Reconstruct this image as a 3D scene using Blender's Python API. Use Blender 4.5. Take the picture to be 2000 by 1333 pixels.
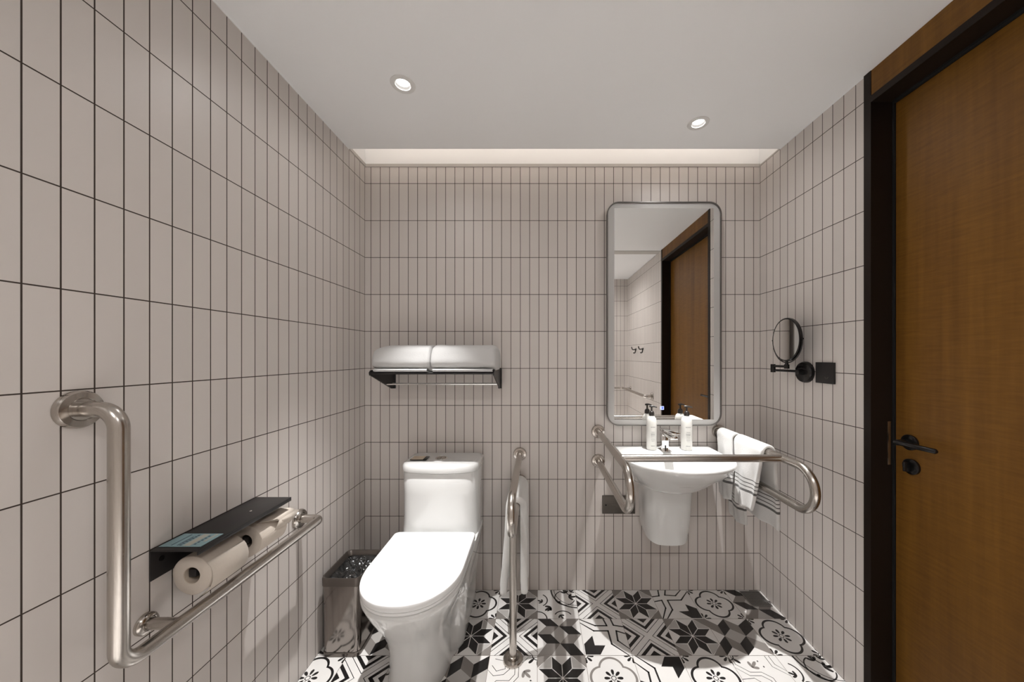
import bpy, bmesh, math, random
from mathutils import Vector, Matrix, noise
random.seed(7)
PI = math.pi
for o in list(bpy.data.objects):
    bpy.data.objects.remove(o)
SC = bpy.context.scene
COL = SC.collection

# ------------------------------------------------------------------ camera
CH = 1.2648                      # camera height
cd = bpy.data.cameras.new('camera')
cam = bpy.data.objects.new('camera', cd); COL.objects.link(cam)
cam.location = (0, 0, CH); cam.rotation_euler = (PI/2, 0, 0)
cd.sensor_width = 36; cd.lens = 664/2000*36
cd.shift_x = -0.0255; cd.shift_y = 0.01425
cd.clip_start = 0.01
SC.camera = cam
# ------------------------------------------------------------------ exposure, world
SC.view_settings.view_transform = 'Standard'
SC.view_settings.look = 'None'
SC.view_settings.gamma = 1
SC.view_settings.use_curve_mapping = False
SC.view_settings.exposure = 1.27
w = bpy.data.worlds.new('world'); SC.world = w
w.use_nodes = True
w.node_tree.nodes['Background'].inputs[0].default_value = (0, 0, 0, 1)
SPOT_W, REAR_FILL_SPOT, FLOOD_W, REAR_FILL_W, COVE_E = 92.0, 330.0, 1.8, 9.5, 2.3
WARM = (1.0, 0.99, 0.975)

# ------------------------------------------------------------------ room dimensions
XL, XR, YB, YR, ZC = -0.932, 1.192, 1.832, -0.94, 2.285
TP, TH = 0.0503, 0.1993          # wall tile pitch across and up

# ------------------------------------------------------------------ materials
def nt(name):
    m = bpy.data.materials.new(name); m.use_nodes = True
    t = m.node_tree; b = t.nodes['Principled BSDF']
    return m, t, b
def setp(b, **k):
    for n, v in k.items():
        n = n.replace('_', ' ')
        if n in b.inputs:
            b.inputs[n].default_value = v
def mat(name, col, rough=0.5, metal=0.0, bump=0.0, bscale=200, coat=0.0, var=0.0, vscale=8.0, stretch=(1, 1, 1), **k):
    m, t, b = nt(name)
    setp(b, Base_Color=(*col, 1), Roughness=rough, Metallic=metal, Coat_Weight=coat, **k)
    tc = t.nodes.new('ShaderNodeTexCoord'); mp = t.nodes.new('ShaderNodeMapping')
    mp.inputs['Scale'].default_value = stretch
    t.links.new(tc.outputs['Object'], mp.inputs[0])
    if var:
        n = t.nodes.new('ShaderNodeTexNoise'); n.inputs['Scale'].default_value = vscale
        n.inputs['Detail'].default_value = 4
        t.links.new(mp.outputs[0], n.inputs['Vector'])
        r = t.nodes.new('ShaderNodeMapRange'); r.inputs[3].default_value = 1-var; r.inputs[4].default_value = 1+var
        t.links.new(n.outputs[0], r.inputs[0])
        x = t.nodes.new('ShaderNodeVectorMath'); x.operation = 'SCALE'; x.inputs[0].default_value = col
        t.links.new(r.outputs[0], x.inputs['Scale']); t.links.new(x.outputs[0], b.inputs['Base Color'])
    if bump:
        n = t.nodes.new('ShaderNodeTexNoise'); n.inputs['Scale'].default_value = bscale
        t.links.new(mp.outputs[0], n.inputs['Vector'])
        bp = t.nodes.new('ShaderNodeBump'); bp.inputs['Strength'].default_value = bump
        bp.inputs['Distance'].default_value = 0.002
        t.links.new(n.outputs[0], bp.inputs['Height']); t.links.new(bp.outputs[0], b.inputs['Normal'])
    return m
def M2(t, op, a, b_=None, c=None):
    n = t.nodes.new('ShaderNodeMath'); n.operation = op
    for i, v in enumerate((a, b_, c)):
        if v is None: continue
        if isinstance(v, (int, float)): n.inputs[i].default_value = v
        else: t.links.new(v, n.inputs[i])
    return n.outputs[0]
def tile_mat(name, axis, off, pitch=TP):
    m, t, b = nt(name)
    tc = t.nodes.new('ShaderNodeTexCoord'); sp = t.nodes.new('ShaderNodeSeparateXYZ')
    t.links.new(tc.outputs['Object'], sp.inputs[0])
    u = M2(t, 'DIVIDE', M2(t, 'SUBTRACT', sp.outputs[axis], off), pitch)
    v = M2(t, 'DIVIDE', sp.outputs['Z'], TH)
    du = M2(t, 'MULTIPLY', M2(t, 'PINGPONG', u, 0.5), pitch)
    dv = M2(t, 'MULTIPLY', M2(t, 'PINGPONG', v, 0.5), TH)
    d = M2(t, 'MINIMUM', du, dv)
    r = t.nodes.new('ShaderNodeMapRange'); r.inputs[1].default_value = 0.0011; r.inputs[2].default_value = 0.0017
    t.links.new(d, r.inputs[0])
    cv = t.nodes.new('ShaderNodeCombineXYZ')
    t.links.new(M2(t, 'FLOOR', u), cv.inputs[0]); t.links.new(M2(t, 'FLOOR', v), cv.inputs[1])
    wn = t.nodes.new('ShaderNodeTexWhiteNoise'); t.links.new(cv.outputs[0], wn.inputs['Vector'])
    vr = t.nodes.new('ShaderNodeMapRange'); vr.inputs[3].default_value = 0.97; vr.inputs[4].default_value = 1.03
    t.links.new(wn.outputs['Value'], vr.inputs[0])
    tl = t.nodes.new('ShaderNodeVectorMath'); tl.operation = 'SCALE'; tl.inputs[0].default_value = (0.655, 0.605, 0.572)
    t.links.new(vr.outputs[0], tl.inputs['Scale'])
    mx = t.nodes.new('ShaderNodeMix'); mx.data_type = 'RGBA'
    mx.inputs['A'].default_value = (0.045, 0.03, 0.022, 1)
    t.links.new(r.outputs[0], mx.inputs['Factor']); t.links.new(tl.outputs[0], mx.inputs['B'])
    t.links.new(mx.outputs['Result'], b.inputs['Base Color'])
    rr = t.nodes.new('ShaderNodeMapRange'); rr.inputs[3].default_value = 0.9; rr.inputs[4].default_value = 0.42
    t.links.new(r.outputs[0], rr.inputs[0]); t.links.new(rr.outputs[0], b.inputs['Roughness'])
    bp = t.nodes.new('ShaderNodeBump'); bp.inputs['Strength'].default_value = 0.35; bp.inputs['Distance'].default_value = 0.0008
    t.links.new(r.outputs[0], bp.inputs['Height']); t.links.new(bp.outputs[0], b.inputs['Normal'])
    return m
def wood_mat(name):
    m, t, b = nt(name)
    tc = t.nodes.new('ShaderNodeTexCoord')
    def nz(scale, st, det=6, dist=0.0):
        mp = t.nodes.new('ShaderNodeMapping'); mp.inputs['Scale'].default_value = st
        t.links.new(tc.outputs['Object'], mp.inputs[0])
        n = t.nodes.new('ShaderNodeTexNoise'); n.inputs['Scale'].default_value = scale
        n.inputs['Detail'].default_value = det; n.inputs['Distortion'].default_value = dist
        t.links.new(mp.outputs[0], n.inputs['Vector']); return n.outputs[0]
    a = nz(14, (1, 1, 0.035)); c = nz(60, (1, 1, 0.06)); d = nz(26, (1, 0.5, 5.0), 4, 0.6)
    f = M2(t, 'ADD', M2(t, 'ADD', M2(t, 'MULTIPLY', a, 0.5), M2(t, 'MULTIPLY', c, 0.22)), M2(t, 'MULTIPLY', d, 0.28))
    cr = t.nodes.new('ShaderNodeValToRGB')
    cr.color_ramp.elements[0].position = 0.36; cr.color_ramp.elements[0].color = (0.125, 0.050, 0.006, 1)
    cr.color_ramp.elements[1].position = 0.66; cr.color_ramp.elements[1].color = (0.225, 0.102, 0.014, 1)
    t.links.new(f, cr.inputs[0]); t.links.new(cr.outputs[0], b.inputs['Base Color'])
    setp(b, Roughness=0.5, Specular_IOR_Level=0.3)
    return m
def brushed(name, col, r=0.28, st=(1, 1, 60), sc=30, amt=0.12):
    m, t, b = nt(name)
    setp(b, Base_Color=(*col, 1), Metallic=1.0)
    tc = t.nodes.new('ShaderNodeTexCoord'); mp = t.nodes.new('ShaderNodeMapping')
    mp.inputs['Scale'].default_value = st
    t.links.new(tc.outputs['Object'], mp.inputs[0])
    n = t.nodes.new('ShaderNodeTexNoise'); n.inputs['Scale'].default_value = sc; n.inputs['Detail'].default_value = 3
    t.links.new(mp.outputs[0], n.inputs['Vector'])
    rr = t.nodes.new('ShaderNodeMapRange'); rr.inputs[3].default_value = r-amt; rr.inputs[4].default_value = r+amt
    t.links.new(n.outputs[0], rr.inputs[0]); t.links.new(rr.outputs[0], b.inputs['Roughness'])
    return m
def emis(name, col, s):
    m, t, b = nt(name)
    setp(b, Base_Color=(*col, 1), Emission_Color=(*col, 1), Emission_Strength=s)
    return m
def towel_mat(name, striped):
    m, t, b = nt(name)
    setp(b, Roughness=0.95, Sheen_Weight=0.3, Specular_IOR_Level=0.1)
    white = (0.74, 0.73, 0.715, 1)
    b.inputs['Base Color'].default_value = white
    tc = t.nodes.new('ShaderNodeTexCoord')
    n = t.nodes.new('ShaderNodeTexNoise'); n.inputs['Scale'].default_value = 260; n.inputs['Detail'].default_value = 3
    t.links.new(tc.outputs['Object'], n.inputs['Vector'])
    bp = t.nodes.new('ShaderNodeBump'); bp.inputs['Strength'].default_value = 0.6; bp.inputs['Distance'].default_value = 0.002
    t.links.new(n.outputs[0], bp.inputs['Height']); t.links.new(bp.outputs[0], b.inputs['Normal'])
    if striped:
        uv = t.nodes.new('ShaderNodeUVMap'); sp = t.nodes.new('ShaderNodeSeparateXYZ')
        t.links.new(uv.outputs[0], sp.inputs[0]); v = sp.outputs['Y']
        tot = None
        for c, hw in ((0.078, 0.0055), (0.098, 0.0022), (0.115, 0.0022), (0.132, 0.0022)):
            k = M2(t, 'COMPARE', v, c, hw)
            tot = k if tot is None else M2(t, 'MAXIMUM', tot, k)
        mx = t.nodes.new('ShaderNodeMix'); mx.data_type = 'RGBA'
        mx.inputs['A'].default_value = white; mx.inputs['B'].default_value = (0.13, 0.125, 0.12, 1)
        t.links.new(tot, mx.inputs['Factor']); t.links.new(mx.outputs['Result'], b.inputs['Base Color'])
    return m

MT = dict(
    tile_back=tile_mat('tile_back', 'X', -0.901),
    tile_left=tile_mat('tile_left', 'Y', 1.777, 0.0506),
    tile_right=tile_mat('tile_right', 'Y', 1.774, 0.0498),
    tile_rear=tile_mat('tile_rear', 'X', 1.15),
    paint=mat('white_paint', (0.80, 0.785, 0.765), 0.75, bump=0.05, bscale=300),
    ceiling=mat('ceiling_paint', (0.92, 0.92, 0.92), 0.6, bump=0.05, bscale=300),
    drain=mat('drain_metal', (0.20, 0.19, 0.18), 0.4, 0.3),
    trim=mat('grey_trim', (0.52, 0.49, 0.46), 0.5),
    wood=wood_mat('brown_veneer'),
    dark=mat('dark_bronze', (0.012, 0.007, 0.0045), 0.5, 0.0, var=0.1, Specular_IOR_Level=0.2),
    gap=mat('gap_shade_black', (0.004, 0.004, 0.004), 0.9),  # near-black that paints the shade inside gaps, holes and the drain
    ftile=mat('floor_white', (0.72, 0.70, 0.68), 0.22, var=0.03, vscale=20, coat=0.2),
    fblack=mat('floor_black', (0.012, 0.011, 0.011), 0.25, coat=0.2),
    fgrey=mat('floor_grey', (0.22, 0.20, 0.185), 0.25, coat=0.2),
    flight=mat('floor_light_grey', (0.42, 0.40, 0.38), 0.25, coat=0.2),
    fgrout=mat('floor_grout', (0.13, 0.10, 0.08), 0.9),
    steel=brushed('brushed_steel', (0.51, 0.475, 0.44), 0.25, (60, 60, 60), 8, 0.05),
    steel2=brushed('brushed_steel_flange', (0.50, 0.465, 0.43), 0.18, (30, 30, 30), 8, 0.05),
    chrome=mat('chrome', (0.82, 0.81, 0.80), 0.06, 1.0),
    plate=mat('dark_brushed_plate', (0.105, 0.092, 0.08), 0.38, 0.55, var=.06, vscale=30),
    ceramic=mat('white_ceramic', (0.74, 0.74, 0.73), 0.08, coat=0.5, Coat_Roughness=0.03),
    seat=mat('white_seat_plastic', (0.86, 0.86, 0.86), 0.22, coat=0.1),
    black=mat('matt_black_metal', (0.018, 0.016, 0.016), 0.42, 0.3),
    blackgl=mat('gloss_black', (0.012, 0.011, 0.011), 0.16, 0.2),
    bronze=brushed('dark_steel_bin', (0.27, 0.243, 0.225), 0.14, (60, 60, 1), 20, 0.06),
    rim=mat('bin_rim', (0.16, 0.14, 0.125), 0.32, 0.85),
    bag=mat('black_bin_liner', (0.012, 0.012, 0.012), 0.12, Specular_IOR_Level=0.9),
    paper=mat('toilet_paper', (0.56, 0.495, 0.43), 0.95, bump=0.25, bscale=120),
    core=mat('paper_core', (0.50, 0.42, 0.34), 0.9),
    towel=towel_mat('white_towel', False), towels=towel_mat('striped_towel', True),
    linen=mat('folded_linen', (0.60, 0.595, 0.59), 0.9, bump=0.25, bscale=180),
    mirror=mat('mirror_glass', (0.93, 0.93, 0.92), 0.0, 1.0),
    frost=mat('frosted_band', (0.5, 0.49, 0.475), 0.35),
    mframe=mat('mirror_frame_metal', (0.20, 0.19, 0.18), 0.32, 0.8),
    bottle=mat('white_bottle', (0.74, 0.725, 0.69), 0.3),
    pump=mat('black_pump', (0.022, 0.018, 0.016), 0.3),
    print_=mat('grey_print', (0.25, 0.245, 0.24), 0.8),
    blue=emis('blue_touch_light', (0.08, 0.12, 0.8), 0.28),
    bluew=emis('pale_blue_touch_light', (0.38, 0.45, 0.95), 0.45),
    cardb=mat('pale_blue_card', (0.24, 0.36, 0.39), 0.5), cardw=mat('cream_print', (0.42, 0.41, 0.35), 0.6),
    cardd=mat('dark_print', (0.06, 0.09, 0.12), 0.6),
    beige=mat('beige_card', (0.72, 0.60, 0.46), 0.6),
    lamp=emis('lamp_lens', (1.0, 0.97, 0.93), 3.0),
    cove=emis('cove_led', (1.0, 0.88, 0.77), COVE_E),
    reflector=mat('lamp_reflector', (0.25, 0.245, 0.24), 0.5, 0.0),
    lampring=mat('lamp_ring_white', (0.74, 0.73, 0.71), 0.5),
)

# ------------------------------------------------------------------ object helpers
def props(o, label=None, cat=None, group=None, kind=None):
    if label: o['label'] = label
    if cat: o['category'] = cat
    if group: o['group'] = group
    if kind: o['kind'] = kind
    return o
def thing(name, label, cat, loc, group=None, kind=None):
    o = bpy.data.objects.new(name, None); COL.objects.link(o)
    o.empty_display_size = 0.05
    o.location = loc; o['org'] = list(loc)
    return props(o, label, cat, group, kind)
def obj(name, bm, m, parent=None, org=None, smooth=True, angle=40, subsurf=0, solid=0, label=None):
    """bm holds world coordinates"""
    if parent is not None: org = list(parent['org'])
    org = Vector(org or (0, 0, 0))
    bmesh.ops.translate(bm, vec=-org, verts=bm.verts)
    bmesh.ops.recalc_face_normals(bm, faces=bm.faces) if not bm.faces.layers.int.get('keep') else None
    me = bpy.data.meshes.new(name); bm.to_mesh(me); bm.free()
    for mm in (m if isinstance(m, (list, tuple)) else [m]):
        me.materials.append(MT[mm] if isinstance(mm, str) else mm)
    o = bpy.data.objects.new(name, me); COL.objects.link(o)
    if parent is not None:
        o.parent = parent; o['org'] = list(org)
        if parent.type == 'EMPTY': pass
    else:
        o.location = org; o['org'] = list(org)
    if smooth:
        for p in me.polygons: p.use_smooth = True
        if angle < 180: me.set_sharp_from_angle(angle=math.radians(angle))
    if solid:
        md = o.modifiers.new('s', 'SOLIDIFY'); md.thickness = solid; md.offset = 0
    if subsurf:
        md = o.modifiers.new('u', 'SUBSURF'); md.levels = subsurf; md.render_levels = subsurf
    if label: o['label'] = label
    return o
def box(bm, x0, x1, y0, y1, z0, z1, bev=0, seg=2, mi=0):
    vs = [bm.verts.new((x, y, z)) for z in (z0, z1) for y in (y0, y1) for x in (x0, x1)]
    fs = [bm.faces.new([vs[i] for i in q]) for q in ((0, 2, 3, 1), (4, 5, 7, 6), (0, 1, 5, 4), (2, 6, 7, 3), (0, 4, 6, 2), (1, 3, 7, 5))]
    for f in fs: f.material_index = mi
    if bev:
        es = list({e for f in fs for e in f.edges})
        bmesh.ops.bevel(bm, geom=es, offset=bev, segments=seg, affect='EDGES', profile=0.5)
    return bm
def B(*a, **k): return box(bmesh.new(), *a, **k)
def ring_loft(bm, rings, cap0=True, cap1=True, mi=0, closed=True):
    R = [[bm.verts.new(p) for p in r] for r in rings]
    n = len(R[0])
    for a, b_ in zip(R[:-1], R[1:]):
        for i in range(n if closed else n-1):
            f = bm.faces.new((a[i], a[(i+1) % n], b_[(i+1) % n], b_[i])); f.material_index = mi
    if cap0: bm.faces.new(R[0][::-1]).material_index = mi
    if cap1: bm.faces.new(R[-1]).material_index = mi
    return R
def fillet(pts, rads, seg=10):
    pts = [Vector(p) for p in pts]; out = [pts[0]]
    if not isinstance(rads, (list, tuple)): rads = [rads]*(len(pts)-2)
    for i in range(1, len(pts)-1):
        p, a, b_ = pts[i], pts[i-1], pts[i+1]; r = rads[i-1]
        u = (a-p).normalized(); v = (b_-p).normalized(); ang = u.angle(v)
        if r <= 0 or ang > PI-0.01: out.append(p); continue
        d = r/math.tan(ang/2); c = p+(u+v).normalized()*(r/math.sin(ang/2))
        s = p+u*d-c; e = p+v*d-c; tot = s.angle(e); ax = s.cross(e).normalized()
        for k in range(seg+1):
            out.append(c+Matrix.Rotation(tot*k/seg, 3, ax) @ s)
    out.append(pts[-1]); return out
def tube(bm, path, r, n=20, mi=0, cap=True):
    path = [Vector(p) for p in path]
    T = []
    for i in range(len(path)):
        a = path[max(i-1, 0)]; b_ = path[min(i+1, len(path)-1)]; T.append((b_-a).normalized())
    up = Vector((0, 0, 1)) if abs(T[0].z) < 0.9 else Vector((1, 0, 0))
    N = T[0].cross(up).normalized(); rings = []
    for i, p in enumerate(path):
        if i: 
            q = T[i-1].rotation_difference(T[i]); N = (q @ N); N = (N-T[i]*N.dot(T[i])).normalized()
        Bn = T[i].cross(N)
        rr = r[i] if isinstance(r, list) else r
        rings.append([p+N*(math.cos(2*PI*k/n)*rr)+Bn*(math.sin(2*PI*k/n)*rr) for k in range(n)])
    return ring_loft(bm, rings, cap, cap, mi)
def lathe(bm, prof, c, axis='Z', n=40, cap0=True, cap1=True, mi=0, sgn=1):
    """prof: (radius, distance along axis)"""
    rings = []
    for r, h in prof:
        ring = []
        for k in range(n):
            a = 2*PI*k/n; x, y = r*math.cos(a), r*math.sin(a)
            p = {'Z': (x, y, h*sgn), 'Y': (x, h*sgn, y), 'X': (h*sgn, x, y)}[axis]
            ring.append((c[0]+p[0], c[1]+p[1], c[2]+p[2]))
        rings.append(ring)
    return ring_loft(bm, rings, cap0, cap1, mi)
def flange(parent, c, axis, sgn, r=0.038, mt='steel2', h=0.012):
    bm = bmesh.new()
    lathe(bm, [(r, 0.0005), (r, h*0.6), (r-0.003, h), (r*0.62, h+0.002), (r*0.56, h), (0.0165, h)], c, axis, 40, sgn=sgn)
    return obj('flange', bm, mt, parent)
def rrect(cx, cy, hx, hy, r, n=6):
    pts = []
    for qx, qy, a0 in ((1, 1, 0), (-1, 1, PI/2), (-1, -1, PI), (1, -1, 1.5*PI)):
        for k in range(n+1):
            a = a0+PI/2*k/n
            pts.append((cx+qx*(hx-r)+r*math.cos(a), cy+qy*(hy-r)+r*math.sin(a)))
    return pts

# ------------------------------------------------------------------ structure
# floor with printed tiles: thin ink layers in one mesh
FM = ['ftile', 'fblack', 'fgrey', 'flight', 'fgrout']
def build_floor():
    bm = bmesh.new()
    box(bm, XL-0.1, XR+0.12, YR-0.1, YB+0.1, -0.05, 0, mi=0)
    S = 0.2; X0 = -0.003
    def poly(pts, mi, layer, cx, cy, rot, clip=True):
        P = []
        for x, y in pts:
            for _ in range(rot % 4): x, y = -y, x
            P.append((cx+x*S/2*0.993, cy+y*S/2*0.993))
        # clip to the room
        for ax, lim, sg in ((0, XL+0.0005, 1), (0, XR-0.0005, -1), (1, YB-0.0005, -1), (1, YR+0.0005, 1)):
            Q = []
            for i in range(len(P)):
                a, b_ = P[i], P[(i+1) % len(P)]
                ia = (a[ax]-lim)*sg >= 0; ib = (b_[ax]-lim)*sg >= 0
                if ia: Q.append(a)
                if ia != ib:
                    t_ = (lim-a[ax])/(b_[ax]-a[ax]); Q.append((a[0]+(b_[0]-a[0])*t_, a[1]+(b_[1]-a[1])*t_))
            P = Q
            if len(P) < 3: return
        ar = sum(P[i][0]*P[(i+1) % len(P)][1]-P[(i+1) % len(P)][0]*P[i][1] for i in range(len(P)))
        if abs(ar) < 1e-9: return
        if ar < 0: P = P[::-1]
        f = bm.faces.new([bm.verts.new((x, y, 0.00012*layer)) for x, y in P]); f.material_index = mi
    def motif(kind, cx, cy, rot):
        def P(pts, mi=1, layer=1): poly(pts, mi, layer, cx, cy, rot)
        def line(pts, w, mi=1, layer=1, close=False):
            n = len(pts)
            rng = range(n if close else n-1)
            for i in rng:
                a = Vector(pts[i]); b_ = Vector(pts[(i+1) % n]); d = (b_-a)
                if d.length < 1e-6: continue
                d.normalize(); q = Vector((-d.y, d.x))*w/2; e = d*w/2*0.8
                c = [a-e+q, a-e-q, b_+e-q, b_+e+q]
                P([(max(-1, min(1, v.x)), max(-1, min(1, v.y))) for v in c], mi, layer)
        def arc(c, r, w, a0, a1, mi=1, layer=1, n=24):
            for k in range(n):
                t0 = math.radians(a0+(a1-a0)*k/n); t1 = math.radians(a0+(a1-a0)*(k+1)/n)
                q = []
                for rr, t_ in ((r-w/2, t0), (r+w/2, t0), (r+w/2, t1), (r-w/2, t1)):
                    q.append((c[0]+rr*math.cos(t_), c[1]+rr*math.sin(t_)))
                if all(abs(v) > 1 for v in (q[0][0], q[2][0])) or all(abs(v) > 1 for v in (q[0][1], q[2][1])): continue
                P([(max(-1, min(1, x)), max(-1, min(1, y))) for x, y in q], mi, layer)
        def petal(c, ang, r0, r1, w, mi=1, layer=1):
            a = math.radians(ang); d = Vector((math.cos(a), math.sin(a))); q = Vector((-d.y, d.x))
            pts = []
            for k in range(12):
                t_ = 2*PI*k/12; u = (1-math.cos(t_))/2
                pts.append(Vector(c)+d*(r0+(r1-r0)*u)+q*(w/2*math.sin(t_)*(0.65+0.5*u)))
            P([(max(-1, min(1, v.x)), max(-1, min(1, v.y))) for v in pts], mi, layer)
        def leaf(c, ang, s, mi=1):
            for da, l in ((0, 1.0), (48, 0.72), (-48, 0.72)):
                petal(c, ang+da, 0.0, s*l, s*0.34, mi)
        if kind in 'Aa':
            ink = 1 if kind == 'A' else 2
            d, R = 0.41, 0.49
            def rad(th):
                ph = (th+PI/4) % (PI/2)-PI/4
                return d*math.cos(ph)+math.sqrt(max(0, R*R-(d*math.sin(ph))**2))
            n = 96; wv = 0.048
            for k in range(n):
                t0, t1 = 2*PI*k/n, 2*PI*(k+1)/n
                P([((rad(t_)+s*wv)*math.cos(t_), (rad(t_)+s*wv)*math.sin(t_)) for t_, s in ((t0, -1), (t0, 1), (t1, 1), (t1, -1))], ink)
            for k in range(8): petal((0, 0), 45*k, 0.13, 0.38, 0.13)
            arc((0, 0), 0.09, 0.03, 0, 360, 1, 1, 12)
            for sx in (-1, 1):
                for sy in (-1, 1):
                    a = math.degrees(math.atan2(-sy, -sx))
                    for da in (-42, 0, 42): petal((sx, sy), a+da, 0.12, 0.36, 0.12)
                    arc((sx, sy), 0.12, 0.03, a-60, a+60, 1, 1, 8)
        elif kind == 'B':
            s = 0.58
            for k in range(8):
                a0, a1 = math.radians(45*k), math.radians(45*k+45)
                p = [Vector((0, 0)), Vector((math.cos(a0), math.sin(a0)))*s]
                q = Vector((math.cos(a1), math.sin(a1)))*s
                p += [p[1]+q, q]; c = sum(p, Vector((0, 0)))/4
                tip = p[2]*0.995
                P([tuple(c+(v-c)*0.93) for v in p])
            for k in range(4):
                a = math.radians(45+90*k); sx, sy = round(math.copysign(1, math.cos(a))), round(math.copysign(1, math.sin(a)))
                P([(sx*1, sy*0.45), (sx*1, sy*1), (sx*0.45, sy*1), (sx*0.72, sy*0.72)], 2)
                P([(0.44*sx, 0.44*sy), (0.98*sx, 0.42*sy), (0.72*sx, 0.72*sy), (0.42*sx, 0.98*sy)], 3)
        elif kind == 'D':
            for k in range(4):
                for a, b_ in ((0.17, 0.205), (0.36, 0.55), (0.76, 1.0)):
                    for sy in (-1, 1):
                        q = [(a, 0), (1, sy*(1-a)), (1, sy*(1-b_)), (b_, 0)]
                        r_ = []
                        for x, y in q:
                            for _ in range(k): x, y = -y, x
                            r_.append((x, y))
                        P(r_)
        elif kind == 'E':
            wv = 0.075
            for pl in ([(-1, .96), (-.31, .59), (.24, .59), (.15, 1)],
                       [(-1, .74), (-.42, .29), (.24, .29), (.26, -.43), (.86, -1)],
                       [(.5, 1), (.56, .62), (1, .53)], [(1, .14), (.62, .29), (.57, -.25), (1, -.67)]):
                line(pl, wv, 1)
            P([(-.53, .02), (-.5, -.49), (-.04, -.5), (-.33, -.96), (-.96, -.96), (-.96, -.43)])
        elif kind == 'F':
            for q in ([(-1, 1), (-.38, 1), (0, .56), (-.6, .56)], [(0, .56), (.62, .56), (1, .1), (.4, .1)],
                      [(-1, .1), (-.4, .1), (0, -.4), (-.6, -.4)], [(0, -.4), (.6, -.4), (1, -1), (.4, -1)]): P(q, 1)
            for q in ([(-.6, .56), (0, .56), (-.4, .1), (-1, .1)], [(.4, 1), (1, 1), (.62, .56), (0, .56)],
                      [(.4, .1), (1, .1), (.6, -.4), (0, -.4)], [(-.6, -.4), (0, -.4), (-.4, -1), (-1, -1)]): P(q, 2)
            for q in ([(0, .56), (.4, .1), (0, -.4), (-.4, .1)], [(0, -.4), (.4, -1), (-.4, -1)]): P(q, 3)
        elif kind == 'G':
            wv = 0.022
            for pl in ([(-1, -.55), (-.6, -.1), (-.1, -.1), (.1, .15), (.1, .6), (.45, 1)],
                       [(-1, -.75), (-.5, -.25), (0, -.25), (.25, .05), (.25, .5), (.6, .9), (1, .9)],
                       [(-.75, .85), (-.35, .75), (-.3, .4), (-.65, .3), (-.85, .55)],
                       [(-1, .35), (-.75, .1), (-.35, .15), (0, .5), (-.05, 1)],
                       [(.1, -1), (.5, -.55), (1, -.55)], [(.3, -1), (.6, -.72), (1, -.72)]):
                line(pl, wv, 1)
            leaf((.45, .3), -45, .4, 2); petal((.7, -.1), 0, 0, .08, .06); petal((.45, -.2), 0, 0, .08, .06)
            for da in (-50, 0, 50): petal((1, 1), 225+da, .18, .5, .13)
            arc((1, 1), .2, .04, 180, 270)
        elif kind == 'C':
            arc((1, 1), 1.28, .075, 180, 270); arc((1, 1), 1.12, .03, 180, 270)
            arc((0.42, 0.42), .52, .05, 110, 340); arc((1, 1), .5, .05, 180, 270)
            petal((.12, .12), 0, -.07, .07, .14); leaf((.62, .45), 10, .42); leaf((.45, .75), 100, .38)
            leaf((.75, .85), 45, .3); arc((-1, -1), .45, .06, 0, 90); leaf((-.35, -.2), 225, .4)
            arc((-.95, .25), .45, .06, -60, 60); arc((.25, -.95), .45, .06, 30, 150)
            leaf((-.75, .1), 150, .3); leaf((.1, -.75), -60, .3); petal((-.45, -.45), 45, -.1, .22, .14)
    rows = {0: {-5: 'A0', -4: 'F0', -3: 'C0', -2: 'A0', -1: 'B0', 0: 'C0', 1: 'D0', 2: 'B0', 3: 'E1', 4: 'A0', 5: 'F0'},
            1: {-5: 'A0', -4: 'F1', -3: 'D0', -2: 'B0', -1: 'D0', 0: 'F0', 1: 'E0', 2: 'D0', 3: 'B0', 4: 'F1', 5: 'A0'},
            2: {-5: 'A0', -4: 'D0', -3: 'E1', -2: 'F1', -1: 'G0', 0: 'B0', 1: 'a0', 2: 'E2', 3: 'A0', 4: 'G1', 5: 'C0'}}
    rnd = random.Random(3)
    for r in range(14):
        cy = YB-0.1-0.2*r
        for c in range(-5, 6):
            k = rows[r][c] if r in rows else rnd.choice('AaBCDEFG')+rnd.choice('0123')
            motif(k[0], X0+0.2*c+0.1, cy, int(k[1]))
    for c in range(-4, 6):
        x = X0+0.2*c; poly_pts = [(x-.0007, YR), (x+.0007, YR), (x+.0007, YB), (x-.0007, YB)]
        bm.faces.new([bm.verts.new((a, b_, 0.0004)) for a, b_ in poly_pts]).material_index = 4
    for r in range(1, 14):
        y = YB-0.2*r
        bm.faces.new([bm.verts.new((a, b_, 0.0005)) for a, b_ in ((XL, y-.0007), (XR, y-.0007), (XR, y+.0007), (XL, y+.0007))]).material_index = 4
    bm.faces.layers.int.new('keep')
    o = obj('floor', bm, FM, smooth=False); props(o, kind='structure')
build_floor()

def struct(name, bm, m):
    return props(obj(name, bm, m, smooth=False), kind='structure')
struct('wall_left', B(XL-.1, XL, YR-.1, YB+.1, 0, 2.281), 'tile_left')
struct('wall_back', B(XL, XR, YB, YB+.1, 0, 2.281), 'tile_back')
struct('wall_rear', B(XL, XR, YR-.1, YR, 0, ZC), 'tile_rear')
DY1, DY0 = 1.2405, 0.31          # door unit extent along the right wall
bm = B(XR, XR+.12, DY1, YB+.1, 0, 2.281); box(bm, XR, XR+.12, YR-.1, DY0, 0, 2.281)
struct('wall_right', bm, 'tile_right')
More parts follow.
